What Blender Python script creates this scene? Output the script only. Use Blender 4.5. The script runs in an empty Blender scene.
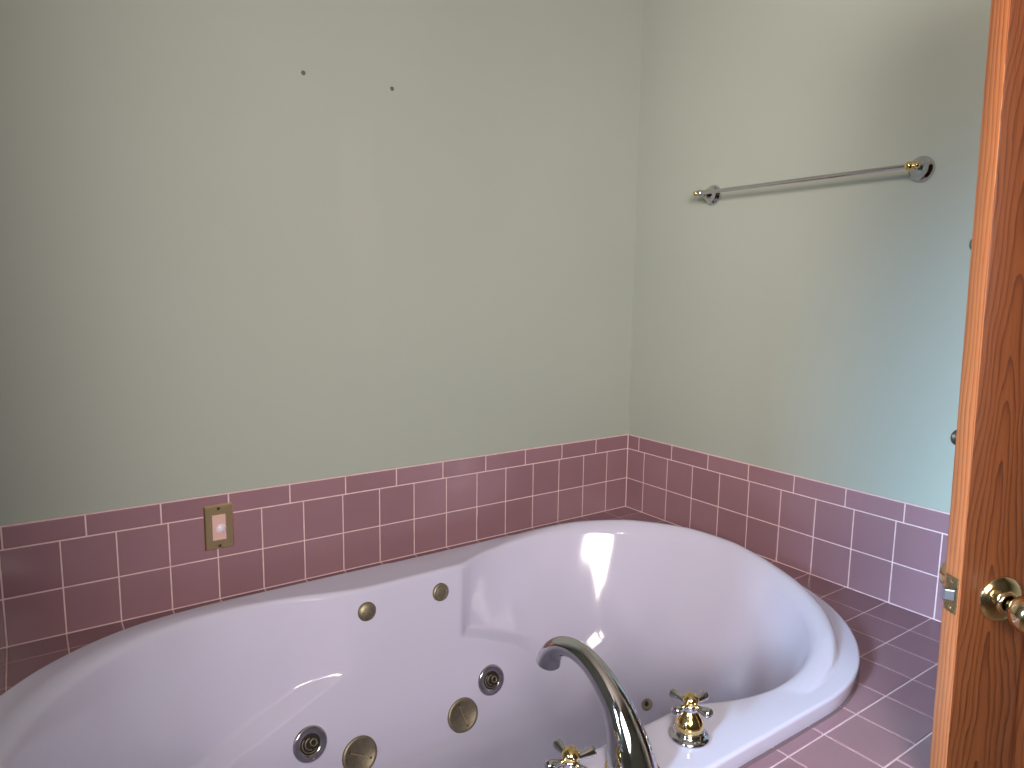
import bpy, bmesh, math, random
from mathutils import Vector, Matrix

random.seed(7)
PI = math.pi
sc = bpy.context.scene
COL = bpy.data.collections.new("bathroom")
sc.collection.children.link(COL)

# ------------------------------------------------------------------ helpers
def link(o, parent=None):
    COL.objects.link(o)
    if parent is not None:
        o.parent = parent
    return o

def tag(o, label=None, cat=None, group=None, kind=None):
    if label: o["label"] = label
    if cat: o["category"] = cat
    if group: o["group"] = group
    if kind: o["kind"] = kind
    return o

def empty(name, loc=(0, 0, 0), rot=(0, 0, 0)):
    o = bpy.data.objects.new(name, None)
    o.empty_display_size = 0.05
    o.location = loc
    o.rotation_euler = rot
    return link(o)

def obj(name, bm, mat, parent=None, smooth=True, angle=None):
    me = bpy.data.meshes.new(name)
    bmesh.ops.recalc_face_normals(bm, faces=bm.faces[:])
    bm.to_mesh(me)
    bm.free()
    for p in me.polygons:
        p.use_smooth = smooth
    if smooth and angle is not None:
        try:
            me.set_sharp_from_angle(angle=math.radians(angle))
        except Exception:
            pass
    me.materials.append(mat)
    o = bpy.data.objects.new(name, me)
    return link(o, parent)

def add_box(bm, lo, hi, bevel=0.0, seg=2):
    x0, y0, z0 = lo; x1, y1, z1 = hi
    vs = [bm.verts.new(c) for c in ((x0,y0,z0),(x1,y0,z0),(x1,y1,z0),(x0,y1,z0),(x0,y0,z1),(x1,y0,z1),(x1,y1,z1),(x0,y1,z1))]
    fs = [bm.faces.new([vs[i] for i in f]) for f in ((0,3,2,1),(4,5,6,7),(0,1,5,4),(1,2,6,5),(2,3,7,6),(3,0,4,7))]
    if bevel > 0:
        es = list({e for f in fs for e in f.edges})
        bmesh.ops.bevel(bm, geom=es, offset=bevel, segments=seg, profile=0.5, affect='EDGES')

def fillet_path(pts, rads, n=5):
    """2-D polyline with rounded corners, as a list of points."""
    out = [pts[0]]
    for i in range(1, len(pts) - 1):
        a, b, c = pts[i-1], pts[i], pts[i+1]
        la = math.hypot(a[0]-b[0], a[1]-b[1]); lc = math.hypot(c[0]-b[0], c[1]-b[1])
        r = min(rads[i], la*0.48, lc*0.48)
        if r < 1e-6 or la < 1e-9 or lc < 1e-9:
            out += [b]*1 if n == 0 else [b]*(n+1)
            continue
        p = (b[0]+(a[0]-b[0])*r/la, b[1]+(a[1]-b[1])*r/la)
        q = (b[0]+(c[0]-b[0])*r/lc, b[1]+(c[1]-b[1])*r/lc)
        for k in range(n+1):
            t = k/n
            out.append(((1-t)**2*p[0]+2*t*(1-t)*b[0]+t*t*q[0], (1-t)**2*p[1]+2*t*(1-t)*b[1]+t*t*q[1]))
    out.append(pts[-1])
    return out

def add_lathe(bm, prof, M=None, seg=40, sx=1.0, sy=1.0):
    """Revolve (r, z) pairs about z, then place by the matrix M."""
    M = M or Matrix.Identity(4)
    rings = []
    for r, z in prof:
        if r < 1e-6:
            rings.append([bm.verts.new(M @ Vector((0, 0, z)))])
        else:
            rings.append([bm.verts.new(M @ Vector((r*sx*math.cos(2*PI*k/seg), r*sy*math.sin(2*PI*k/seg), z))) for k in range(seg)])
    for a, b in zip(rings, rings[1:]):
        for k in range(seg):
            l = (k+1) % seg
            if len(a) == 1 and len(b) == 1: continue
            if len(a) == 1: bm.faces.new((a[0], b[k], b[l]))
            elif len(b) == 1: bm.faces.new((a[k], a[l], b[0]))
            else: bm.faces.new((a[k], a[l], b[l], b[k]))

def frame_to(d, up=Vector((0, 0, 1))):
    """4x4 whose z axis points along d."""
    z = Vector(d).normalized()
    x = up.cross(z)
    if x.length < 1e-5: x = Vector((1, 0, 0))
    x.normalize(); y = z.cross(x)
    return Matrix((x, y, z)).transposed().to_4x4()

def catmull(P, n):
    out = []
    for i in range(len(P)-1):
        p0 = P[max(i-1, 0)]; p1 = P[i]; p2 = P[i+1]; p3 = P[min(i+2, len(P)-1)]
        for k in range(n):
            t = k/n
            out.append(tuple(0.5*(2*b+(c-a)*t+(2*a-5*b+4*c-d)*t*t+(3*b-a-3*c+d)*t**3) for a, b, c, d in zip(p0, p1, p2, p3)))
    out.append(tuple(P[-1]))
    return out

def add_tube(bm, path, radii, seg=24, side=Vector((1, 0, 0)), flat=1.0, cap=True):
    """Swept tube; ring's first axis is `side` made perpendicular to the path."""
    rings = []
    n = len(path)
    for i, p in enumerate(path):
        p = Vector(p)
        t = Vector(path[min(i+1, n-1)]) - Vector(path[max(i-1, 0)])
        t.normalize()
        s = side - t*side.dot(t)
        s.normalize(); u = t.cross(s)
        rings.append([bm.verts.new(p + s*radii[i]*flat*math.cos(2*PI*k/seg) + u*radii[i]*math.sin(2*PI*k/seg)) for k in range(seg)])
    for a, b in zip(rings, rings[1:]):
        for k in range(seg):
            l = (k+1) % seg
            bm.faces.new((a[k], a[l], b[l], b[k]))
    if cap:
        bm.faces.new(rings[0][::-1]); bm.faces.new(rings[-1])
    return rings

# ------------------------------------------------------------------ node helper
class Mat:
    def __init__(self, name, **kw):
        self.m = bpy.data.materials.new(name)
        self.m.use_nodes = True
        self.t = self.m.node_tree
        self.b = next(n for n in self.t.nodes if n.type == 'BSDF_PRINCIPLED')
        for k, v in kw.items():
            self.set(k, v)
    def set(self, k, v):
        k = k.replace('_', ' ')
        s = self.b.inputs[k]
        if isinstance(v, bpy.types.NodeSocket): self.t.links.new(v, s)
        elif isinstance(v, (tuple, list)) and len(v) == 3 and s.type == 'RGBA': s.default_value = (*v, 1)
        else: s.default_value = v
    def n(self, kind, **kw):
        nd = self.t.nodes.new(kind)
        ins = kw.pop('ins', {})
        for k, v in kw.items(): setattr(nd, k, v)
        for k, v in ins.items():
            if isinstance(v, bpy.types.NodeSocket): self.t.links.new(v, nd.inputs[k])
            else: nd.inputs[k].default_value = v
        return nd
    def math(self, op, a, b=0.0, c=0.0, clamp=False):
        nd = self.n('ShaderNodeMath', operation=op, use_clamp=clamp)
        for i, v in enumerate((a, b, c)):
            if isinstance(v, bpy.types.NodeSocket): self.t.links.new(v, nd.inputs[i])
            else: nd.inputs[i].default_value = v
        return nd.outputs[0]
    def ramp(self, fac, stops):
        nd = self.n('ShaderNodeValToRGB')
        self.t.links.new(fac, nd.inputs[0])
        e = nd.color_ramp.elements
        while len(e) < len(stops): e.new(0.5)
        for el, (p, c) in zip(e, stops):
            el.position = p; el.color = (*c, 1)
        return nd.outputs[0]
    def mix(self, fac, a, b):
        nd = self.n('ShaderNodeMix', data_type='RGBA')
        for idx, v in ((0, fac), (6, a), (7, b)):
            if isinstance(v, bpy.types.NodeSocket): self.t.links.new(v, nd.inputs[idx])
            elif idx == 0: nd.inputs[0].default_value = v
            else: nd.inputs[idx].default_value = (*v, 1)
        return nd.outputs[2]
    def bump(self, h, strength=0.2, dist=0.002):
        nd = self.n('ShaderNodeBump', ins={'Strength': strength, 'Distance': dist, 'Height': h})
        self.t.links.new(nd.outputs[0], self.b.inputs['Normal'])
    def noise(self, vec, scale, detail=3, rough=0.5, dist=0.0):
        nd = self.n('ShaderNodeTexNoise', ins={'Scale': scale, 'Detail': detail, 'Roughness': rough, 'Distortion': dist})
        if vec is not None: self.t.links.new(vec, nd.inputs['Vector'])
        return nd.outputs[0]
    def pos(self): return self.n('ShaderNodeNewGeometry').outputs['Position']
    def obj(self): return self.n('ShaderNodeTexCoord').outputs['Object']
    def scale(self, vec, s):
        return self.n('ShaderNodeMapping', ins={'Vector': vec, 'Scale': s}).outputs[0]
    def xyz(self, vec): return self.n('ShaderNodeSeparateXYZ', ins={0: vec}).outputs

def srgb(r, g, b):
    f = lambda c: (c/255/12.92) if c/255 <= 0.04045 else ((c/255+0.055)/1.055)**2.4
    return (f(r), f(g), f(b))

# ------------------------------------------------------------------ materials
def paint_material(name, patches):
    M = Mat(name, Roughness=0.55)
    M.set('Specular IOR Level', 0.35)
    P = M.pos()
    base = M.ramp(M.noise(P, 1.7, 4), [(0.3, PAINT_A), (0.7, PAINT_B)])
    if patches:
        x, y, z = M.xyz(P)
        mask = None
        wob = M.math('MULTIPLY', M.math('SUBTRACT', M.noise(P, 30, 3), 0.5), 0.012)
        for (x0, x1, z0, z1, a) in patches:
            soft = 0.018
            def edge(v, lo, hi):
                v2 = M.math('ADD', v, wob)
                d = M.math('MINIMUM', M.math('SUBTRACT', v2, lo), M.math('SUBTRACT', hi, v2))
                return M.math('DIVIDE', d, soft, clamp=True)
            mk = M.math('MULTIPLY', M.math('MULTIPLY', edge(x, x0, x1), edge(z, z0, z1)), a)
            mask = mk if mask is None else M.math('MAXIMUM', mask, mk)
        base = M.mix(mask, base, PATCH)
    M.set('Base Color', base)
    h = M.math('ADD', M.noise(P, 160, 2), M.math('MULTIPLY', M.noise(P, 25, 2), 1.5))
    M.bump(h, 0.10, 0.0015)
    return M.m

PAINT_A = (0.335, 0.372, 0.332)
PAINT_B = (0.350, 0.387, 0.347)
PATCH = (0.355, 0.387, 0.345)
M_paint_back = paint_material('mint wall paint with patches', [(-1.105, -0.985, 0.95, 1.25, 1.0), (-1.075, -0.962, 0.62, 1.04, 0.8), (-1.06, -0.99, 1.0, 1.05, 0.9)])
M_paint = paint_material('mint wall paint', [])

def tile_material(name, a, b):
    M = Mat(name, Roughness=0.16)
    rnd = M.n('ShaderNodeNewGeometry').outputs['Random Per Island']
    P = M.pos()
    k = M.math('ADD', M.math('MULTIPLY', rnd, 0.55), M.math('MULTIPLY', M.noise(P, 9, 4), 0.45))
    M.set('Base Color', M.ramp(k, [(0.15, a), (0.85, b)]))
    M.set('Roughness', M.math('ADD', 0.10, M.math('MULTIPLY', M.noise(P, 35, 3), 0.14)))
    M.bump(M.noise(P, 14, 2), 0.06, 0.004)
    return M.m
M_tile = tile_material('mauve glazed tile', srgb(136, 104, 113), srgb(146, 113, 123))
Mg = Mat('pale pink grout', Roughness=0.85)
Mg.set('Base Color', Mg.ramp(Mg.noise(Mg.pos(), 40, 4), [(0.3, srgb(208, 178, 182)), (0.75, srgb(222, 196, 199))]))
M_grout = Mg.m

Ma = Mat('white acrylic', Roughness=0.10)
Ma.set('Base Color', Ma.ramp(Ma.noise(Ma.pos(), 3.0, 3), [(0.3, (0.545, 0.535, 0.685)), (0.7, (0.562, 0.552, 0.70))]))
Ma.set('Coat Weight', 0.1); Ma.set('Coat Roughness', 0.06)
Ma.bump(Ma.noise(Ma.pos(), 5, 2), 0.05, 0.006)
M_acrylic = Ma.m

def metal(name, col, rough, spots=None):
    M = Mat(name, Metallic=1.0, Roughness=rough)
    if spots:
        k = M.math('ADD', M.math('MULTIPLY', M.noise(M.obj(), 420, 3, 0.7), 0.7), M.math('MULTIPLY', M.noise(M.obj(), 90, 3), 0.3))
        M.set('Base Color', M.ramp(k, [(0.35, spots), (0.62, col)]))
        M.set('Roughness', M.math('ADD', rough, M.math('MULTIPLY', M.noise(M.obj(), 200, 3), 0.2)))
    else:
        M.set('Base Color', col)
    return M.m
M_chrome = metal('polished chrome', (0.58, 0.58, 0.60), 0.06)
M_dullchrome = metal('worn chrome', (0.48, 0.46, 0.47), 0.16)
M_brass = metal('polished brass', (0.78, 0.60, 0.27), 0.10)
M_doorbrass = metal('worn polished brass', (0.70, 0.55, 0.32), 0.14)
M_agedbrass = metal('aged brass', (0.44, 0.37, 0.20), 0.28, (0.20, 0.16, 0.08))
M_champagne = metal('pitted champagne metal', (0.40, 0.35, 0.25), 0.42, (0.20, 0.17, 0.11))
M_plate = metal('polished brass plate', (0.90, 0.72, 0.36), 0.28)
M_steel = metal('steel bolt', (0.45, 0.50, 0.58), 0.35)
M_darkhole = Mat('dark recess', Base_Color=(0.02, 0.017, 0.012), Roughness=0.5).m
M_screwdark = Mat('dark screw slot', Base_Color=(0.03, 0.022, 0.015), Roughness=0.45).m
M_beige = Mat('beige plastic', Base_Color=srgb(165, 150, 118), Roughness=0.4).m
M_ivory = Mat('almond switch plastic', Base_Color=srgb(214, 176, 168), Roughness=0.35).m
M_button = Mat('white push button plastic', Base_Color=srgb(222, 212, 226), Roughness=0.25).m
M_anchor = Mat('grey plastic wall anchor', Base_Color=srgb(92, 92, 84), Roughness=0.6).m
M_caulk = Mat('aged caulk', Base_Color=srgb(104, 86, 90), Roughness=0.6).m
M_white = Mat('white trim paint', Base_Color=(0.75, 0.75, 0.74), Roughness=0.4).m

def wood_material(name, light, mid, dark, edge=False):
    M = Mat(name, Roughness=0.38)
    O = M.obj()
    x, y, z = M.xyz(O)
    low = M.noise(M.scale(O, (9.0, 9.0, 2.2)), 1.0, 2, 0.5)
    mid_n = M.noise(M.scale(O, (45.0, 45.0, 9.0)), 1.0, 3, 0.6)
    if edge:
        v = M.math('ADD', M.math('MULTIPLY', y, 130.0), M.math('MULTIPLY', low, 2.5))
    else:
        # flat-sawn figure: nested arches running along the board
        u = M.math('ADD', M.math('SUBTRACT', x, 0.050), M.math('MULTIPLY', M.math('SUBTRACT', low, 0.5), 0.060))
        q = M.math('SQRT', M.math('ADD', M.math('MULTIPLY', u, u), 0.00012))
        v = M.math('ADD', M.math('MULTIPLY', q, 115.0), M.math('MULTIPLY', z, 9.0))
        v = M.math('ADD', v, M.math('MULTIPLY', M.noise(M.scale(O, (14.0, 14.0, 4.0)), 1.0, 2, 0.5), 4.0))
    v = M.math('ADD', v, M.math('MULTIPLY', mid_n, 0.9))
    f = M.math('FRACT', v)
    saw = M.math('POWER', f, 3.2 if not edge else 2.2)
    fine = M.noise(M.scale(O, (420.0, 420.0, 9.0)), 1.0, 3, 0.6)
    pores = M.math('MULTIPLY', M.math('SUBTRACT', 0.47, fine, clamp=True), 4.0, clamp=True)
    big = M.noise(M.scale(O, (5, 5, 0.9)), 1.0, 2)
    g = M.math('ADD', M.math('MULTIPLY', saw, 0.55), M.math('MULTIPLY', big, 0.45))
    c = M.ramp(g, [(0.10, light), (0.42, mid), (0.85, dark)])
    c = M.mix(M.math('MULTIPLY', pores, 0.55), c, dark)
    M.set('Base Color', c)
    M.set('Roughness', M.math('ADD', 0.30, M.math('MULTIPLY', fine, 0.2)))
    M.bump(M.math('SUBTRACT', fine, M.math('MULTIPLY', saw, 0.3)), 0.12, 0.001)
    return M.m
M_wood = wood_material('honey oak veneer', srgb(99, 53, 25), srgb(86, 43, 20), srgb(46, 19, 9))
M_wood_edge = wood_material('sanded oak edge', srgb(176, 114, 72), srgb(158, 93, 56), srgb(120, 62, 34), True)

# ------------------------------------------------------------------ room shell
FLOOR_Z = -0.56
CEIL_Z = 1.88
XL, YF = -3.40, -3.30     # far left wall, wall behind the camera
T = 0.006                 # tile face stands this far in front of the paint

def slab(name, lo, hi, mat, label):
    bm = bmesh.new(); add_box(bm, lo, hi)
    return tag(obj(name, bm, mat, smooth=False), label, None, None, 'structure')

Mf = Mat('beige floor vinyl', Roughness=0.4)
Mf.set('Base Color', Mf.ramp(Mf.noise(Mf.pos(), 8, 4), [(0.3, srgb(150, 128, 108)), (0.7, srgb(170, 148, 126))]))
M_floor = Mf.m
M_ceil = Mat('off-white ceiling paint', Base_Color=(0.72, 0.68, 0.62), Roughness=0.8).m

wall_back = slab('wall_back', (XL, T, FLOOR_Z), (T+0.1, T+0.1, CEIL_Z), M_paint_back, 'mint green painted wall behind the bathtub')
slab('wall_right', (T, YF, FLOOR_Z), (T+0.1, T, CEIL_Z), M_paint, 'mint green painted wall carrying the towel bar')
slab('wall_front', (XL, YF-0.1, FLOOR_Z), (T+0.1, YF, CEIL_Z), M_paint, 'mint painted wall behind the viewer')
slab('floor', (XL-0.1, YF-0.1, FLOOR_Z-0.1), (T+0.1, T+0.1, FLOOR_Z), M_floor, 'beige bathroom floor')
slab('ceiling', (XL-0.1, YF-0.1, CEIL_Z), (T+0.1, T+0.1, CEIL_Z+0.1), M_ceil, 'off-white bathroom ceiling')
# left wall with a window opening
WY0, WY1, WZ0, WZ1 = -1.90, -1.45, 0.65, 1.45
bm = bmesh.new()
add_box(bm, (XL-0.1, YF, FLOOR_Z), (XL, WY0, CEIL_Z))
add_box(bm, (XL-0.1, WY1, FLOOR_Z), (XL, T, CEIL_Z))
add_box(bm, (XL-0.1, WY0, FLOOR_Z), (XL, WY1, WZ0))
add_box(bm, (XL-0.1, WY0, WZ1), (XL, WY1, CEIL_Z))
tag(obj('wall_left', bm, M_paint, smooth=False), 'mint painted wall with the window', None, None, 'structure')
# unseen wall added at the tub's left end to block window light
SHADE_WALL_Y = -1.36
slab('shade_wall', (-2.26, SHADE_WALL_Y, FLOOR_Z), (-2.16, T, CEIL_Z), M_paint, 'unseen mint painted stub wall added to shade the bathtub and the wall behind it')
# window frame
bm = bmesh.new()
w = 0.06
add_box(bm, (XL-0.06, WY0, WZ0), (XL+0.015, WY0+w, WZ1), 0.003)
add_box(bm, (XL-0.06, WY1-w, WZ0), (XL+0.015, WY1, WZ1), 0.003)
add_box(bm, (XL-0.06, WY0+w, WZ0), (XL+0.015, WY1-w, WZ0+w), 0.003)
add_box(bm, (XL-0.06, WY0+w, WZ1-w), (XL+0.015, WY1-w, WZ1), 0.003)
tag(obj('window_1', bm, M_white, smooth=False), 'white framed window in the left wall', None, None, 'structure')

# corner caulk / paint bead in the room corner
bm = bmesh.new()
add_box(bm, (T-0.003, T-0.003, 0.2747), (T, T, CEIL_Z))
tag(obj('trim_1', bm, M_paint, smooth=False), 'thin painted bead running up the room corner', None, None, 'structure')

# nail holes / wall anchors left in the back wall
for (x, z) in ((-1.184, 1.333), (-0.939, 1.336)):
    bm = bmesh.new()
    add_lathe(bm, [(0, 0.0015), (0.0022, 0.0018), (0.0042, 0.003), (0.0050, 0.0022), (0.0056, 0)], Matrix.Translation((x, T, z)) @ Matrix.Rotation(PI/2, 4, 'X'), 16)
    obj('wall_anchor', bm, M_anchor, wall_back)

# ------------------------------------------------------------------ tiles
G = 0.0025     # grout width
def inset_poly(P, d):
    """inset a convex counter-clockwise polygon by d."""
    n = len(P); L = []
    for i in range(n):
        a = P[i]; b = P[(i+1) % n]
        dx, dy = b[0]-a[0], b[1]-a[1]
        l = math.hypot(dx, dy) or 1e-9
        nx, ny = -dy/l, dx/l
        L.append(((a[0]+nx*d, a[1]+ny*d), (dx/l, dy/l)))
    out = []
    for i in range(n):
        (p, u), (q, v) = L[i-1], L[i]
        den = u[0]*v[1]-u[1]*v[0]
        if abs(den) < 1e-6: out.append(q); continue
        t = ((q[0]-p[0])*v[1]-(q[1]-p[1])*v[0])/den
        out.append((p[0]+u[0]*t, p[1]+u[1]*t))
    return out

def add_tile(bm, P, place, rise=0.0022, bev=0.0016):
    """one pillowed tile: P is its outline (2-D, ccw); place(u, v, h) gives the 3-D point."""
    rings = [(P, 0.0), (inset_poly(P, bev*0.3), rise*0.65), (inset_poly(P, bev), rise)]
    R = [[bm.verts.new(place(u, v, h)) for (u, v) in poly] for poly, h in rings]
    n = len(P)
    for a, b in zip(R, R[1:]):
        for k in range(n):
            bm.faces.new((a[k], a[(k+1) % n], b[(k+1) % n], b[k]))
    bm.faces.new(R[-1])

def rect(u0, u1, v0, v1):
    return [(u0, v0), (u1, v0), (u1, v1), (u0, v1)]

P_ = 0.1112
ROW = [0.0, 0.1103, 0.2215, 0.2747]
def wall_band(name, first, trim_first, length, place, label, tiles_name):
    bm = bmesh.new()
    edges = [0.0, first]
    while edges[-1] < length: edges.append(edges[-1]+P_)
    edges[-1] = length
    for r in (0, 1):
        for a, b in zip(edges, edges[1:]):
            if b-a > 0.012:
                add_tile(bm, rect(a+G/2, b-G/2, ROW[r]+G/2, ROW[r+1]-G/2), place)
    edges = [0.0, trim_first]
    while edges[-1] < length: edges.append(edges[-1]+0.1561)
    edges[-1] = length
    for a, b in zip(edges, edges[1:]):
        if b-a > 0.012:
            add_tile(bm, rect(a+G/2, b-G/2, ROW[2]+G/2, ROW[3]-0.0022), place, 0.0022, 0.0022)
    o = obj(name, bm, M_tile, smooth=False)
    return tag(o, label, None, None, 'structure')

# left (long) wall: u runs from the corner towards -x; face at y = 0
tb = wall_band('trim_2', 0.1020, 0.1571, 2.16, lambda u, v, h: (-u, 0.0022-h, v), 'two rows of mauve wall tile and a trim row along the wall behind the tub', 'tile')
bm = bmesh.new(); add_box(bm, (-2.16, 0.0012, -0.002), (0.0012, T, ROW[3]))
obj('grout', bm, M_grout, tb, smooth=False)
tb = wall_band('trim_3', 0.0839, 0.0552, 1.47, lambda u, v, h: (0.0022-h, -u, v), 'two rows of mauve wall tile and a trim row below the towel bar', 'tile')
bm = bmesh.new(); add_box(bm, (0.0012, -1.47, -0.002), (T, 0.0012, ROW[3]))
obj('grout', bm, M_grout, tb, smooth=False)

# ------------------------------------------------------------------ tub outline functions (plan view)
XC, YC = -1.03, -0.624
def exit_radius(inside, ang, hi=1.6):
    c, s = math.cos(ang), math.sin(ang)
    lo = 0.0
    # march outward so that the farthest inside point of a star-shaped outline is found
    for _ in range(46):
        m = (lo+hi)/2
        if inside(m*c, m*s): lo = m
        else: hi = m
    return lo
FL_R, FL_H, FL_DY = 0.532, 0.43, -0.010
FL_RX, FL_LX = 0.465, 0.545      # half-lengths of the right and left end curves
def in_flange(x, y, d=0.0):
    y -= FL_DY
    ax = max(abs(x)-FL_H, 0.0)
    A = (FL_RX if x > 0 else FL_LX)-d
    R = FL_R-d
    return (ax/A)**2+(y/R)**2 < 1.0
def r_flange(a, d=0.0): return exit_radius(lambda x, y: in_flange(x, y, d), a)
EAR, EAL, EB, EO, PINCH = 0.413, 0.460, 0.456, 0.395, 0.397
def sd_basin(x, y):
    """<0 inside: two ellipses joined by a pinched waist, smooth union."""
    ax = abs(x)
    q = math.hypot((ax-EO)/(EAR if x > 0 else EAL), y/EB)
    e = (q-1)*0.44
    b = max(abs(y)-PINCH, ax-EO)
    k = 0.012 if x > 0 else 0.05
    h = max(k-abs(e-b), 0)/k
    return min(e, b)-h*h*k*0.25
def r_basin(a): return exit_radius(lambda x, y: sd_basin(x, y) < 0, a)
def sup(a, A, B, n):
    c, s = abs(math.cos(a)), abs(math.sin(a))
    return 1.0/((c/A)**n+(s/B)**n)**(1.0/n)
def smooth(a, b, t):
    t = min(max((t-a)/(b-a), 0), 1)
    return t*t*(3-2*t)

# ------------------------------------------------------------------ tiled deck
DECK_Y = -1.353
DXL = -2.16
def clip(P, n, d):
    """keep the part of the convex polygon with n.p >= d."""
    out = []
    for i in range(len(P)):
        a, b = P[i], P[(i+1) % len(P)]
        fa = a[0]*n[0]+a[1]*n[1]-d; fb = b[0]*n[0]+b[1]*n[1]-d
        if fa >= 0: out.append(a)
        if (fa > 0) != (fb > 0) and abs(fa-fb) > 1e-12:
            t = fa/(fa-fb)
            out.append((a[0]+(b[0]-a[0])*t, a[1]+(b[1]-a[1])*t))
    return out
def stadium_near(x, y):
    """nearest axis point of the flange's stadium, direction to (x, y) and distance from the axis."""
    px = min(max(x, XC-FL_H), XC+FL_H); py = YC+FL_DY
    dx, dy = x-px, y-py
    l = math.hypot(dx, dy) or 1e-9
    return px, py, dx/l, dy/l, l
bm = bmesh.new()
xs = [-0.0005]+[-0.1098*k if k < 8 else -0.7686-0.1113*(k-7) for k in range(1, 20)]; xs.append(DXL)
ys = [-0.0005]+[-0.0800-0.1109*k for k in range(0, 12)]
ys[-1] = -1.2980
def deck_tile(x0, x1, y0, y1):
    P = rect(x1+G/2, x0-G/2, y1+G/2, y0-G/2)
    cx, cy = (x0+x1)/2, (y0+y1)/2
    px, py, nx, ny, l = stadium_near(cx, cy)
    A = (FL_RX if cx > XC else FL_LX)-0.026
    R = FL_R-0.026
    if abs(cx-XC) > FL_H:                       # tangent to the end curve
        u_, v_ = (cx-px)/A, (cy-py)/R
        q = math.hypot(u_, v_) or 1e-9
        tx_, ty_ = px+(cx-px)/q, py+(cy-py)/q
        gx, gy = (tx_-px)/A**2, (ty_-py)/R**2
        g = math.hypot(gx, gy)
        P = clip(P, (gx/g, gy/g), (tx_*gx+ty_*gy)/g)
    else:
        P = clip(P, (nx, ny), px*nx+py*ny+R)
    if len(P) < 3: return
    ar = 0.5*sum(P[i][0]*P[(i+1) % len(P)][1]-P[(i+1) % len(P)][0]*P[i][1] for i in range(len(P)))
    if ar < 2e-4: return
    # drop nearly coincident corners
    Q = [p for i, p in enumerate(P) if math.hypot(p[0]-P[i-1][0], p[1]-P[i-1][1]) > 0.004]
    if len(Q) < 3: return
    add_tile(bm, Q, lambda u, v, h: (u, v, h-0.0022), 0.0022, 0.0014)
for x0, x1 in zip(xs, xs[1:]):
    if x0-x1 < 0.02: continue
    for y0, y1 in zip(ys, ys[1:]):
        deck_tile(x0, x1, y0, y1)
tx = [-0.0005, -0.150]
while tx[-1] > DXL: tx.append(tx[-1]-0.1560)
tx[-1] = DXL
for x0, x1 in zip(tx, tx[1:]):
    if x0-x1 > 0.02:
        add_tile(bm, rect(x1+G/2, x0-G/2, DECK_Y, -1.298-G/2), lambda u, v, h: (u, v, h-0.0022), 0.0022, 0.0022)
# tiled apron below the front edge
z = -0.004
zz = [0.0, -0.056]
while zz[-1] > FLOOR_Z: zz.append(zz[-1]-P_)
zz[-1] = FLOOR_Z
for z0, z1 in zip(zz, zz[1:]):
    u = 0.0
    k = 0
    edges = tx if z0 > -0.01 else xs
    for x0, x1 in zip(edges, edges[1:]):
        if x0-x1 > 0.02 and z0-z1 > 0.02:
            add_tile(bm, rect(x1+G/2, x0-G/2, z1+G/2, z0-G/2-0.001), lambda a, b, h: (a, DECK_Y+0.0022-h, b), 0.0022, 0.0018)
deck = tag(obj('tub_deck', bm, M_tile, smooth=False), 'mauve square-tiled deck around the bathtub', 'deck', None, 'structure')
# mortar bed with the hole the tub drops into
angs = sorted(set([2*PI*k/240 for k in range(240)]+[math.atan2(y-YC, x-XC) % (2*PI) for x in (DXL, 0.0) for y in (DECK_Y+0.001, 0.0)]))
def in_rect(x, y): return DXL < x+XC < 0.0012 and DECK_Y+0.001 < y+YC < 0.0012
bm = bmesh.new()
ro, ri, rb = [], [], []
for a in angs:
    c, s = math.cos(a), math.sin(a)
    o_ = exit_radius(in_rect, a, 2.0); i_ = r_flange(a, 0.034)
    ro.append(bm.verts.new((XC+o_*c, YC+o_*s, -0.0014)))
    ri.append(bm.verts.new((XC+i_*c, YC+i_*s, -0.0014)))
    rb.append(bm.verts.new((XC+i_*c, YC+i_*s, -0.030)))
n = len(angs)
for k in range(n):
    l = (k+1) % n
    bm.faces.new((ri[k], ro[k], ro[l], ri[l])); bm.faces.new((rb[k], ri[k], ri[l], rb[l]))
add_box(bm, (DXL, DECK_Y+0.0014, FLOOR_Z), (0.0, DECK_Y+0.02, -0.0015))
obj('grout', bm, M_grout, deck, smooth=False)

# ------------------------------------------------------------------ bathtub
tub = tag(empty('bathtub', (XC, YC, 0.0)), 'large white oval whirlpool tub set in the mauve tiled deck', 'bathtub')
ZF = 0.038
FLOOR_TUB = -0.435
def lip_height(a):
    """how high the rolled lip stands above the flange: high at the two ends, nothing at the waist."""
    r = r_basin(a)
    x, y = r*math.cos(a), r*math.sin(a)
    ax = abs(x)-EO
    ph = math.degrees(math.atan2(y, ax))           # angle about the end's centre
    tbl_r = [(-180, 0), (-94, 0.0), (-80, 0.009), (-65, 0.020), (-45, 0.028), (-20, 0.040), (0, 0.056), (20, 0.060), (45, 0.052), (65, 0.036), (85, 0.012), (98, 0), (180, 0)]
    for (p, h0), (q, h1) in zip(tbl_r, tbl_r[1:]):
        if p <= ph <= q:
            t = (ph-p)/(q-p); t = t*t*(3-2*t) if False else t
            h = h0+(h1-h0)*t
            return h*(0.40 if x < 0 else 1.0)
    return 0
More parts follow.
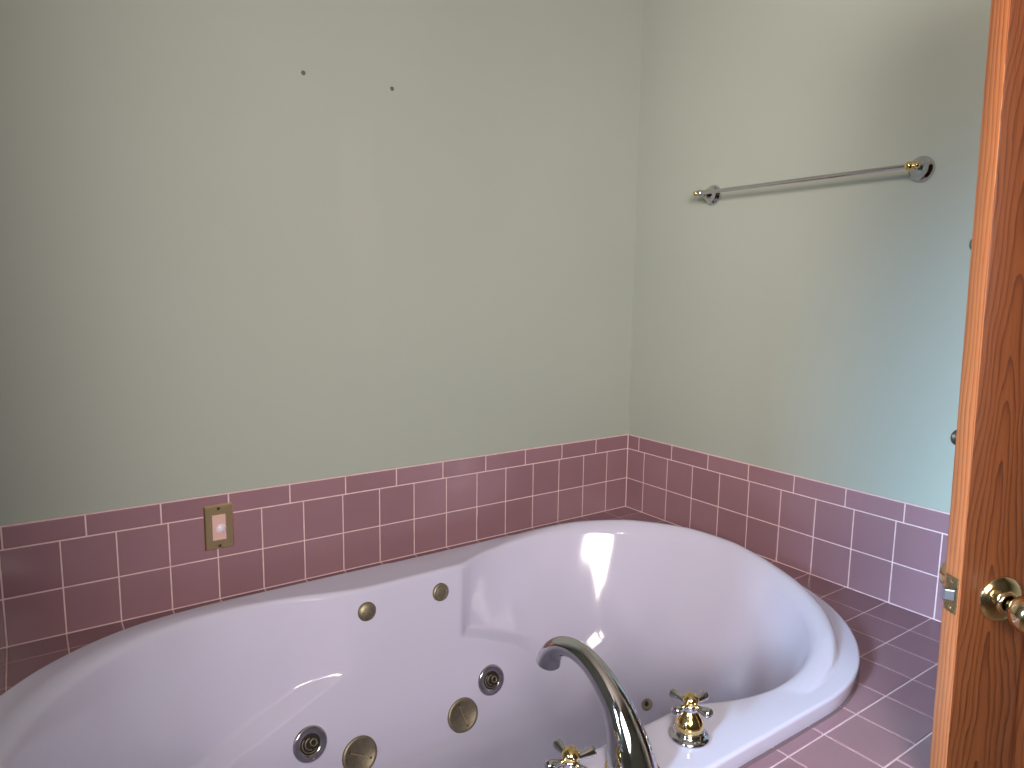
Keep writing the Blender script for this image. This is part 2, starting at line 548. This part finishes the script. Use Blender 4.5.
def profile(a):
    """(r, z) points of the shell along the ray at angle a, with fillet radii."""
    rf = r_flange(a); rb_ = r_basin(a); h = lip_height(a)
    c, s = abs(math.cos(a)), abs(math.sin(a))
    slant = lambda n_: n_                       # offsets measured along the ray
    # ray obliquity: an offset d square to the outline is d*k along the ray
    e = 0.01
    k = math.hypot(1.0, (r_basin(a+e)-r_basin(a-e))/(2*e*rb_))
    k = min(k, 1.7)
    c0 = math.cos(a)
    gap = rf-rb_
    rt = smooth(-0.25, 0.25, c0)
    d_crease = min((0.052*rt+0.20*(1-rt))*k, gap-0.010); d_out = min((0.045*rt+0.20*(1-rt))*k, gap-0.013-0.004*(1-rt)); d_crest = min(0.034*k, gap-0.024)
    hh = h/(h+0.006)
    xo = abs(rb_*math.cos(a))
    right = math.cos(a) > 0
    z_rim = ZF-0.003*hh+h*0.62
    pts = [(rf-0.007, 0.0008), (rf, ZF), (rb_+d_crease, ZF), (rb_+d_out, ZF+h*0.93), (rb_+d_crest*0.75, ZF+h), (rb_, z_rim)]
    rad = [0, 0.009, 0.004 if right else 0.010, 0.009, 0.02, 0.016+0.30*h]
    # the armrest ledge: a narrow shelf that starts at the waist and dies out into the back rest
    zl = -0.146-0.104*smooth(0.13, 0.62, xo)
    L0 = sup(a, 0.66, 0.368, 3.5)
    if right:
        led = 0.030*smooth(0.170, 0.205, xo)*(1-smooth(0.42, 0.64, xo))
    else:
        led = 0.046*smooth(0.165, 0.33, xo)*(1-smooth(0.42, 0.80, xo))
    end = smooth(0.45, 0.70, xo)
    U0 = min(L0+led/max(s, 0.45)+0.0006, rb_-0.012)
    ld = min(led/0.02, 1.0)
    F0 = sup(a, 0.50, 0.318, 3.0)
    die = smooth(0.42, 0.64, xo) if right else smooth(0.55, 0.80, xo)
    tb = 0.05+0.37*die                    # the wall under the shelf carries on the line of the waist wall
    Bx = L0+0.0006+tb*(F0-L0-0.0006)
    Bz = zl+tb*(FLOOR_TUB-zl)
    pts += [(U0, zl), (Bx, Bz), (F0, FLOOR_TUB), (F0*0.5, FLOOR_TUB-0.006), (0.0, FLOOR_TUB-0.010)]
    soft = 0.05*die
    rad += [max(soft, 0.010), max(soft, 0.006), 0.085, 0.05, 0]
    return pts, rad
def densify(path, counts):
    return path
NS = 560
bm = bmesh.new()
rings = None
cols = []
def tub_angles():
    A = []
    for k in range(NS):
        A.append(2*PI*k/NS)
    return A
for a in tub_angles():
    pts, rad = profile(a)
    line = fillet_path(pts, rad, 6)
    # split long straight runs so that shading stays smooth
    out = []
    for p, q in zip(line, line[1:]):
        out.append(p)
    out.append(line[-1])
    c, s = math.cos(a), math.sin(a)
    cols.append([(r*c, r*s, z) for r, z in out])
m = len(cols[0])
# a little smoothing along the outline, so that the mesh follows soft moulded corners
V = [[bm.verts.new(p) for p in col[:-1]] for col in cols]
ctr = bm.verts.new((0, 0, FLOOR_TUB-0.010))
for k in range(NS):
    l = (k+1) % NS
    for j in range(m-2):
        bm.faces.new((V[k][j], V[l][j], V[l][j+1], V[k][j+1]))
    bm.faces.new((V[k][m-2], V[l][m-2], ctr))
shell = obj('tub_shell', bm, M_acrylic, tub)
shell.data.materials[0] = M_acrylic
# caulk bead where the flange meets the tile
bm = bmesh.new()
ra, rb2 = [], []
for k in range(240):
    a = 2*PI*k/240
    r0 = r_flange(a)
    c, s = math.cos(a), math.sin(a)
    ra.append(bm.verts.new(((r0+0.0012)*c, (r0+0.0012)*s, 0.0004))); rb2.append(bm.verts.new(((r0-0.0026)*c, (r0-0.0026)*s, 0.0026)))
for k in range(240):
    l = (k+1) % 240
    bm.faces.new((ra[k], ra[l], rb2[l], rb2[k]))
obj('caulk_bead', bm, M_caulk, tub)

# where a ray from the camera meets the inside of the shell: fittings are seated on it
CAM = Vector((-1.815, -1.8214, 0.79724))
CR = Matrix(((0.81781832, 0.06517177, -0.57177428), (-0.57529645, 0.11743876, -0.80947028), (0.01439385, 0.99093934, 0.13353666)))
FPX = 699.66
from mathutils.bvhtree import BVHTree
bvh = BVHTree.FromPolygons([v.co[:] for v in shell.data.vertices], [p.vertices[:] for p in shell.data.polygons])
def seat(u, v):
    """position and outward normal (tub coordinates) on the shell seen at the survey mark (u, v)."""
    d = CR @ Vector(((u-512)/FPX, -(v-384)/FPX, -1)); d.normalize()
    o = CAM-Vector((XC, YC, 0))
    hit, nrm, idx, dist = bvh.ray_cast(o, d)
    # average the normal over a small neighbourhood
    if nrm.dot(d) > 0: nrm = -nrm
    return hit, nrm
def frame_at(p, nrm, spin=0.0):
    return Matrix.Translation(p) @ frame_to(nrm) @ Matrix.Rotation(spin, 4, 'Z')

# the fittings are surveyed once in plan: (kind, x, z) on the back wall
def jet(u, v, R, spin, lab=None):
    p, nv = seat(u, v)
    root = obj('jet', _lathe([(R*0.56, -0.010), (R*0.56, 0.001), (R*0.60, 0.0035), (R*0.72, 0.0036), (R*0.80, 0.0050), (R*0.88, 0.0060), (R*0.97, 0.0040), (R, 0.0)]), M_dullchrome, tub)
    root.matrix_local = frame_at(p, nv, spin)
    obj('jet_cavity', _lathe([(R*0.60, 0.0008), (R*0.5, 0.0006), (0, 0.0005)]), M_darkhole, root)
    # swivel nozzle: an eyeball ring, a bent vane and a hexagonal outlet
    bm = bmesh.new()
    e = 0.18*R
    pts = [(R*0.46*math.cos(t), R*0.46*math.sin(t), 0.0025) for t in [math.radians(d) for d in range(100, 281, 15)]]
    add_tube(bm, pts, [0.0016]*len(pts), 8, Vector((0, 0, 1)))
    pts = [(R*0.32*math.cos(t)+e*0.2, R*0.32*math.sin(t), 0.0032) for t in [math.radians(d) for d in range(60, 251, 15)]]
    add_tube(bm, pts, [0.0017]*len(pts), 8, Vector((0, 0, 1)))
    hexp = [(e+R*0.19*math.cos(PI/3*k), -e*0.3+R*0.22*math.sin(PI/3*k), 0.0050) for k in range(6)]
    ring = hexp+[hexp[0]]
    add_tube(bm, ring, [0.0019]*7, 8, Vector((0, 0, 1)), cap=False)
    obj('nozzle', bm, M_champagne, root)
    return root
def _lathe(prof, seg=40):
    bm = bmesh.new(); add_lathe(bm, prof, None, seg); return bm
def suction(u, v, R, spin):
    p, nv = seat(u, v)
    root = obj('suction_cover', _lathe([(0, 0.0042), (R*0.78, 0.0046), (R*0.83, 0.0068), (R*0.92, 0.0070), (R*0.99, 0.0040), (R, 0.0)]), M_champagne, tub)
    root.matrix_local = frame_at(p, nv, spin)
    bm = bmesh.new()
    add_box(bm, (-R*0.62, -0.0007, 0.0040), (R*0.62, 0.0007, 0.0056))
    obj('cover_rib', bm, M_beige, root, smooth=False)
    for s in (-1, 1):
        bm = bmesh.new()
        add_lathe(bm, [(0, 0.0052), (0.0020, 0.0056), (0.0030, 0.0048)], Matrix.Translation((s*R*0.66, 0, 0)), 12)
        obj('screw', bm, M_screwdark, root)
    return root
def airbutton(u, v, R, dots):
    p, nv = seat(u, v)
    root = obj('air_button', _lathe([(0, 0.0075), (R*0.45, 0.0072), (R*0.60, 0.0062), (R*0.64, 0.0058), (R*0.70, 0.0068), (R*0.86, 0.0066), (R*0.97, 0.0035), (R, 0.0)]) if not dots else
               _lathe([(0, 0.0095), (R*0.4, 0.0088), (R*0.7, 0.0068), (R*0.93, 0.0030), (R, 0.0)]), M_champagne, tub)
    root.matrix_local = frame_at(p, nv)
    if dots:
        for s in (-1, 1):
            bm = bmesh.new()
            add_lathe(bm, [(0, 0.0082), (0.0014, 0.0084), (0.0020, 0.0070)], Matrix.Translation((s*R*0.52, 0, 0)), 10)
            obj('button_pin', bm, M_screwdark, root)
    return root
jet(491, 680, 0.0425, 0.4)
jet(310, 744, 0.0425, 0.6)
suction(462.5, 715, 0.0465, math.radians(-72))
suction(359.5, 755, 0.0465, math.radians(-30))
airbutton(367, 611.5, 0.0245, True)
airbutton(440.5, 592, 0.0245, False)
# small back jet on the right back rest
p, nv = seat(647, 704.5)
bj = obj('back_jet', _lathe([(0.006, -0.004), (0.0062, 0.002), (0.008, 0.0045), (0.0125, 0.0040), (0.0160, 0.0022), (0.017, 0.0)]), M_champagne, tub)
bj.matrix_local = frame_at(p, nv)
obj('jet_cavity', _lathe([(0.0065, 0.0012), (0, 0.001)], 16), M_darkhole, bj)

# ------------------------------------------------------------------ faucet: spout and two cross handles
sp = tag(empty('tub_spout', (-1.060, -1.102, ZF)), 'tall curved chrome tub spout arching over the front rim', 'faucet')
path = [(0, 0.000, 0.000), (0, 0.003, 0.012), (0, 0.012, 0.040), (0, 0.026, 0.070), (0, 0.045, 0.097), (-0.001, 0.074, 0.121), (-0.002, 0.108, 0.138), (-0.003, 0.145, 0.143), (-0.004, 0.176, 0.136), (-0.004, 0.199, 0.120), (-0.004, 0.212, 0.101), (-0.004, 0.216, 0.089)]
radi = [0.0400, 0.0392, 0.0345, 0.0288, 0.0242, 0.0206, 0.0182, 0.0170, 0.0170, 0.0186, 0.0210, 0.0222]
C4 = catmull([(*p, r) for p, r in zip(path, radi)], 6)
bm = bmesh.new()
rr = add_tube(bm, [c[:3] for c in C4], [c[3] for c in C4], 32, Vector((1, 0, 0)), 1.0, cap=False)
obj('spout_body', bm, M_chrome, sp)
end = Vector(C4[-1][:3]); dirn = (end-Vector(C4[-3][:3])).normalized()
bm = bmesh.new()
Mx = Matrix.Translation(end) @ frame_to(dirn)
add_lathe(bm, [(0.0222, 0.0), (0.0224, 0.0018), (0.0212, 0.0030), (0.0188, 0.0024), (0.0182, -0.002), (0.012, -0.004), (0, -0.0045)], Mx, 32)
obj('spout_outlet', bm, M_dullchrome, sp)
bm = bmesh.new()
add_lathe(bm, [(0.0420, 0.0), (0.0440, 0.001), (0.0445, 0.0035), (0.0430, 0.006), (0.0395, 0.0065)], None, 40)
obj('spout_base', bm, M_brass, sp)

def make_handle(loc, rz, label):
    h = tag(empty('faucet_handle', loc, (0, 0, rz)), label, 'faucet handle', 'cross handles beside the spout')
    bm = bmesh.new()
    add_lathe(bm, [(0.0330, 0.0), (0.0345, 0.0015), (0.0345, 0.0045), (0.0320, 0.0075), (0.0285, 0.0090), (0.0262, 0.0100), (0.0258, 0.0145), (0.0245, 0.0165), (0.0225, 0.0170)], None, 40)
    obj('escutcheon', bm, M_chrome, h)
    bm = bmesh.new()
    add_lathe(bm, [(0.0228, 0.0165), (0.0238, 0.0185), (0.0234, 0.0200), (0.0242, 0.0215), (0.0243, 0.0260), (0.0230, 0.0320), (0.0202, 0.0380), (0.0166, 0.0430), (0.0138, 0.0475), (0.0122, 0.0510)], None, 40)
    obj('bell', bm, M_brass, h)
    bm = bmesh.new()
    add_lathe(bm, [(0.0122, 0.0505), (0.0132, 0.0520), (0.0134, 0.0590), (0.0126, 0.0625), (0.0100, 0.0640)], None, 32)
    obj('hub', bm, M_chrome, h)
    bm = bmesh.new()
    bmesh.ops.create_uvsphere(bm, u_segments=28, v_segments=18, radius=0.0140, matrix=Matrix.Translation((0, 0, 0.0680)) @ Matrix.Diagonal((1, 1, 0.92, 1)))
    obj('finial', bm, M_brass, h)
    for k in range(4):
        a = k*PI/2
        d = Vector((math.cos(a), math.sin(a), 0.10))
        bm = bmesh.new()
        add_lathe(bm, [(0.0046, 0.006), (0.0044, 0.014), (0.0052, 0.020), (0.0068, 0.027), (0.0084, 0.034), (0.0088, 0.0385), (0.0078, 0.0415), (0.0048, 0.0432), (0, 0.0436)], Matrix.Translation((0, 0, 0.0590)) @ frame_to(d), 20)
        obj('arm', bm, M_chrome, h)
    return h
make_handle((-0.916, -1.092, ZF), math.radians(3), 'chrome and brass cross handle on the tub rim, to the right of the spout')
make_handle((-1.178, -1.087, ZF), math.radians(-8), 'chrome and brass cross handle on the tub rim, to the left of the spout')

# ------------------------------------------------------------------ brass switch plate
sw = tag(empty('wall_switch', (-1.4325, 0.0, 0.1915)), 'brass switch plate with a pale push button on the tiled wall', 'switch')
bm = bmesh.new()
outer = [(-0.035, -0.0575), (0.035, -0.0575), (0.035, 0.0575), (-0.035, 0.0575)]
def ring(bm, P, y): return [bm.verts.new((a, y, b)) for a, b in P]
def off(P, d): return [(a-math.copysign(d, a), b-math.copysign(d, b)) for a, b in P]
hole = [(-0.0168, -0.0335), (0.0168, -0.0335), (0.0168, 0.0335), (-0.0168, 0.0335)]
R = [ring(bm, outer, 0.001), ring(bm, outer, -0.0022), ring(bm, off(outer, 0.0035), -0.0058), ring(bm, hole, -0.0064), ring(bm, hole, -0.003)]
for a, b in zip(R, R[1:]):
    for k in range(4): bm.faces.new((a[k], a[(k+1) % 4], b[(k+1) % 4], b[k]))
obj('plate', bm, M_plate, sw, smooth=False)
bm = bmesh.new(); add_box(bm, (-0.0164, -0.0078, -0.0331), (0.0164, -0.002, 0.0331), 0.001)
ins = obj('switch_insert', bm, M_ivory, sw, smooth=False)
bm = bmesh.new()
add_lathe(bm, [(0.0118, 0.0), (0.0118, 0.0018), (0.0108, 0.0020), (0.0104, 0.0010), (0.0098, 0.0012), (0.0096, 0.0045), (0.0085, 0.0058), (0, 0.0064)], Matrix.Translation((0.004, -0.0078, -0.003)) @ Matrix.Rotation(PI/2, 4, 'X'), 32)
obj('push_button', bm, M_button, ins)
for s in (-1, 1):
    bm = bmesh.new()
    add_lathe(bm, [(0.0040, 0.0), (0.0036, 0.0012), (0.0, 0.0016)], Matrix.Translation((0, -0.0060, s*0.0485)) @ Matrix.Rotation(PI/2, 4, 'X'), 16)
    obj('screw', bm, M_screwdark, sw)

# ------------------------------------------------------------------ towel bar
tbar = tag(empty('towel_bar', (T, -0.645, 1.102)), 'chrome towel bar with brass ends on the right wall', 'towel bar')
BX = -0.066
for s in (-1, 1):
    bm = bmesh.new()
    Mx = Matrix.Translation((0, s*0.313, 0)) @ Matrix.Rotation(-PI/2, 4, 'Y')
    add_lathe(bm, [(0.0295, 0.0), (0.0308, 0.003), (0.0300, 0.008), (0.0270, 0.012), (0.0225, 0.0165), (0.0205, 0.021), (0.0200, 0.026), (0.0165, 0.034), (0.0115, 0.041), (0.0090, 0.047)], Mx, 40)
    po = obj('post', bm, M_chrome, tbar)
    bm = bmesh.new()
    add_lathe(bm, [(0.0088, 0.0465), (0.0105, 0.0480), (0.0105, 0.0510), (0.0080, 0.0525), (0.0080, 0.0560)], Mx, 28)
    obj('post_collar', bm, M_brass, po)
    bm = bmesh.new()
    bmesh.ops.create_uvsphere(bm, u_segments=24, v_segments=16, radius=0.0108, matrix=Matrix.Translation((BX, s*0.313, 0)))
    obj('post_head', bm, M_brass if s < 0 else M_chrome, po)
    bm = bmesh.new()
    add_lathe(bm, [(0.0075, 0.0), (0.0088, 0.001), (0.0088, 0.004), (0.0064, 0.0055), (0.0078, 0.008), (0.0082, 0.0105), (0.0070, 0.0140), (0.0040, 0.0160), (0, 0.0164)], Matrix.Translation((BX, s*0.3215, 0)) @ Matrix.Rotation(-s*PI/2, 4, 'X'), 24)
    obj('finial', bm, M_brass, po)
bm = bmesh.new()
add_lathe(bm, [(0.0058, -0.312), (0.0058, 0.312)], Matrix.Translation((BX, 0, 0)) @ Matrix.Rotation(PI/2, 4, 'X'), 24)
obj('bar', bm, M_chrome, tbar)

# ------------------------------------------------------------------ door (open, seen on its latch edge)
E1 = Vector((-0.6970, -1.3932, 0))
PHI = math.radians(-29.5)
DOOR_T, DOOR_W, DOOR_H = 0.035, 0.762, 2.032
KNOB_Z = 0.345
door = empty('door_1', (E1.x, E1.y, FLOOR_Z+0.012), (0, 0, PHI))
# local axes: x runs along the face away from the latch edge, y is the thickness (front face y = 0, back y = +T), z up from the door's foot
tag(door, 'open honey oak door with a brass knob at the right edge', None, None, 'structure')
SW = 0.1075
kz = KNOB_Z-(FLOOR_Z+0.012)
def board(name, x0, x1, z0, z1, y0=0.0, y1=DOOR_T, mat=M_wood, bev=0.0016):
    bm = bmesh.new(); add_box(bm, (x0, y0, z0), (x1, y1, z1), bev, 2)
    return obj(name, bm, mat, door, smooth=True, angle=35)
board('stile', 0.0014, SW, 0, DOOR_H)
board('stile', DOOR_W-SW, DOOR_W, 0, DOOR_H)
board('edge_band', 0.0, 0.0016, 0, DOOR_H, 0.0004, DOOR_T-0.0004, M_wood_edge, 0.0006)
RZ = [(0.0, 0.235), (kz-0.045-0.0, kz+0.155), (1.57, 1.67), (DOOR_H-0.115, DOOR_H)]
for z0, z1 in RZ:
    board('rail', SW, DOOR_W-SW, z0, z1, 0.0005, DOOR_T-0.0005)
mx0, mx1 = DOOR_W/2-0.055, DOOR_W/2+0.055
for (a, b) in zip(RZ, RZ[1:]):
    board('mullion', mx0, mx1, a[1], b[0], 0.0005, DOOR_T-0.0005)
    for x0, x1 in ((SW, mx0), (mx1, DOOR_W-SW)):
        bm = bmesh.new()
        for yy, sgn in ((0.0, 1), (DOOR_T, -1)):
            z0, z1 = a[1], b[0]
            prof = [(0.0, 0.0015), (0.004, 0.007), (0.010, 0.0115), (0.014, 0.012), (0.045, 0.004), (0.050, 0.004)]
            R = []
            for d, dep in prof:
                R.append([bm.verts.new((xx, yy+sgn*dep, zz_)) for xx, zz_ in ((x0+d, z0+d), (x1-d, z0+d), (x1-d, z1-d), (x0+d, z1-d))])
            for p, q in zip(R, R[1:]):
                for k in range(4): bm.faces.new((p[k], p[(k+1) % 4], q[(k+1) % 4], q[k]))
            bm.faces.new(R[-1])
        obj('panel', bm, M_wood, door, smooth=False)
# the leaf hangs a degree out of plumb
_piv = Vector((E1.x, E1.y, 0.75))
bpy.context.view_layer.update()
door.matrix_world = Matrix.Translation(_piv) @ Matrix.Rotation(-0.020, 4, Vector((0.577, 0.816, 0))) @ Matrix.Translation(-_piv) @ door.matrix_world
# knobs on both faces
KX = 0.0665
def knob(side):
    Mx = Matrix.Translation((KX, 0.0 if side < 0 else DOOR_T, kz)) @ Matrix.Rotation(PI/2 if side < 0 else -PI/2, 4, 'X')
    bm = bmesh.new()
    add_lathe(bm, [(0.0352, 0.0), (0.0360, 0.0010), (0.0350, 0.0026), (0.0270, 0.0066), (0.0180, 0.0098), (0.0150, 0.0110), (0.0150, 0.0140), (0.0136, 0.0158), (0.0122, 0.0160)], Mx, 48)
    rose = obj('rose', bm, M_doorbrass, door)
    bm = bmesh.new()
    add_lathe(bm, [(0.0100, 0.0140), (0.0100, 0.0260), (0.0135, 0.0300), (0.0215, 0.0350), (0.0270, 0.0430), (0.0288, 0.0520), (0.0275, 0.0610), (0.0225, 0.0680), (0.0135, 0.0715), (0.0, 0.0723)], Mx, 48)
    obj('knob', bm, M_doorbrass, rose)
knob(-1); knob(1)
# latch plate with bolt, on the edge
lp = empty('latch', (0, 0, 0)); bpy.data.objects.remove(lp)
bm = bmesh.new()
add_box(bm, (-0.0014, 0.005, kz-0.0285+0.004), (0.001, 0.030, kz+0.0285+0.004), 0.0005, 1)
plate = obj('latch_plate', bm, M_agedbrass, door, smooth=False)
bm = bmesh.new()
x0 = -0.0115
vs = [(0.0, 0.0095, -0.0085), (0.0, 0.0255, -0.0085), (0.0, 0.0255, 0.0085), (0.0, 0.0095, 0.0085), (x0, 0.0165, -0.0078), (x0, 0.0255, -0.0085), (x0, 0.0255, 0.0085), (x0, 0.0165, 0.0078)]
W_ = [bm.verts.new((a, b, kz+0.004+c)) for a, b, c in vs]
for f in ((0, 1, 5, 4), (1, 2, 6, 5), (2, 3, 7, 6), (3, 0, 4, 7), (4, 5, 6, 7), (0, 3, 2, 1)): bm.faces.new([W_[i] for i in f])
bmesh.ops.bevel(bm, geom=bm.edges[:], offset=0.001, segments=2, profile=0.5, affect='EDGES')
obj('latch_bolt', bm, M_steel, plate, smooth=False)
for s in (-1, 1):
    bm = bmesh.new()
    add_lathe(bm, [(0, 0.0022), (0.0022, 0.0020), (0.0034, 0.0012)], Matrix.Translation((0, 0.0175, kz+0.004+s*0.0205)) @ Matrix.Rotation(-PI/2, 4, 'Y'), 14)
    obj('screw', bm, M_brass, plate)
# two small dark pegs on the far face, one above the other beside the latch edge
for (zc, r, dep) in ((0.585, 0.0125, 0.0135), (0.872, 0.011, 0.0075)):
    bm = bmesh.new()
    add_lathe(bm, [(r*0.55, 0), (r*0.55, dep*0.45), (r*0.95, dep*0.6), (r, dep*0.8), (r*0.7, dep*0.97), (0, dep)], Matrix.Translation((0.0125, DOOR_T, zc-FLOOR_Z-0.012)) @ Matrix.Rotation(-PI/2, 4, 'X'), 20)
    obj('peg', bm, M_screwdark, door)

# ------------------------------------------------------------------ light
def area(name, loc, target, sx, sy, power, col, spread=180):
    L = bpy.data.lights.new(name, 'AREA')
    L.shape = 'RECTANGLE'; L.size = sx; L.size_y = sy; L.energy = power; L.color = col
    L.spread = math.radians(spread)
    o = bpy.data.objects.new(name, L); COL.objects.link(o)
    o.location = loc
    d = Vector(target)-Vector(loc)
    o.rotation_euler = d.to_track_quat('-Z', 'Z').to_euler()
    return o
area('window_daylight', (XL-0.13, (WY0+WY1)/2, (WZ0+WZ1)/2), (XL+1.0, (WY0+WY1)/2+0.20, (WZ0+WZ1)/2-0.33), WY1-WY0, WZ1-WZ0, 24, (0.54, 0.77, 1.0), 37)
area('warm_fill', (-2.47, -2.88, 1.30), (-0.35, -0.25, 0.75), 1.0, 0.8, 33, (1.0, 0.888, 0.825), 95)  # unseen warm fill without a fixture, added to light both walls and the tub
area('right_wall_fill', (-2.95, -1.95, 1.75), (0.0, -1.15, 1.55), 0.4, 0.3, 7.5, (1.0, 0.86, 0.77), 64)  # weaker unseen fill, added to lift the right wall behind the door

wd = bpy.data.worlds.new('sky'); sc.world = wd; wd.use_nodes = True
bg = next(n for n in wd.node_tree.nodes if n.type == 'BACKGROUND')
sky = wd.node_tree.nodes.new('ShaderNodeTexSky')
sky.sky_type = 'HOSEK_WILKIE'
wd.node_tree.links.new(sky.outputs[0], bg.inputs[0])
bg.inputs[1].default_value = 0.6

# ------------------------------------------------------------------ camera
cd = bpy.data.cameras.new('camera')
cd.sensor_fit = 'HORIZONTAL'; cd.sensor_width = 36.0
cd.lens = FPX/1024*36.0
cd.clip_start = 0.02
cam = bpy.data.objects.new('camera', cd); COL.objects.link(cam)
cam.matrix_world = Matrix.Translation(CAM) @ CR.to_4x4()
sc.camera = cam

sc.view_settings.view_transform = 'Standard'
sc.view_settings.look = 'None'
sc.view_settings.gamma = 1.0
sc.view_settings.use_curve_mapping = False
sc.view_settings.exposure = 0.0
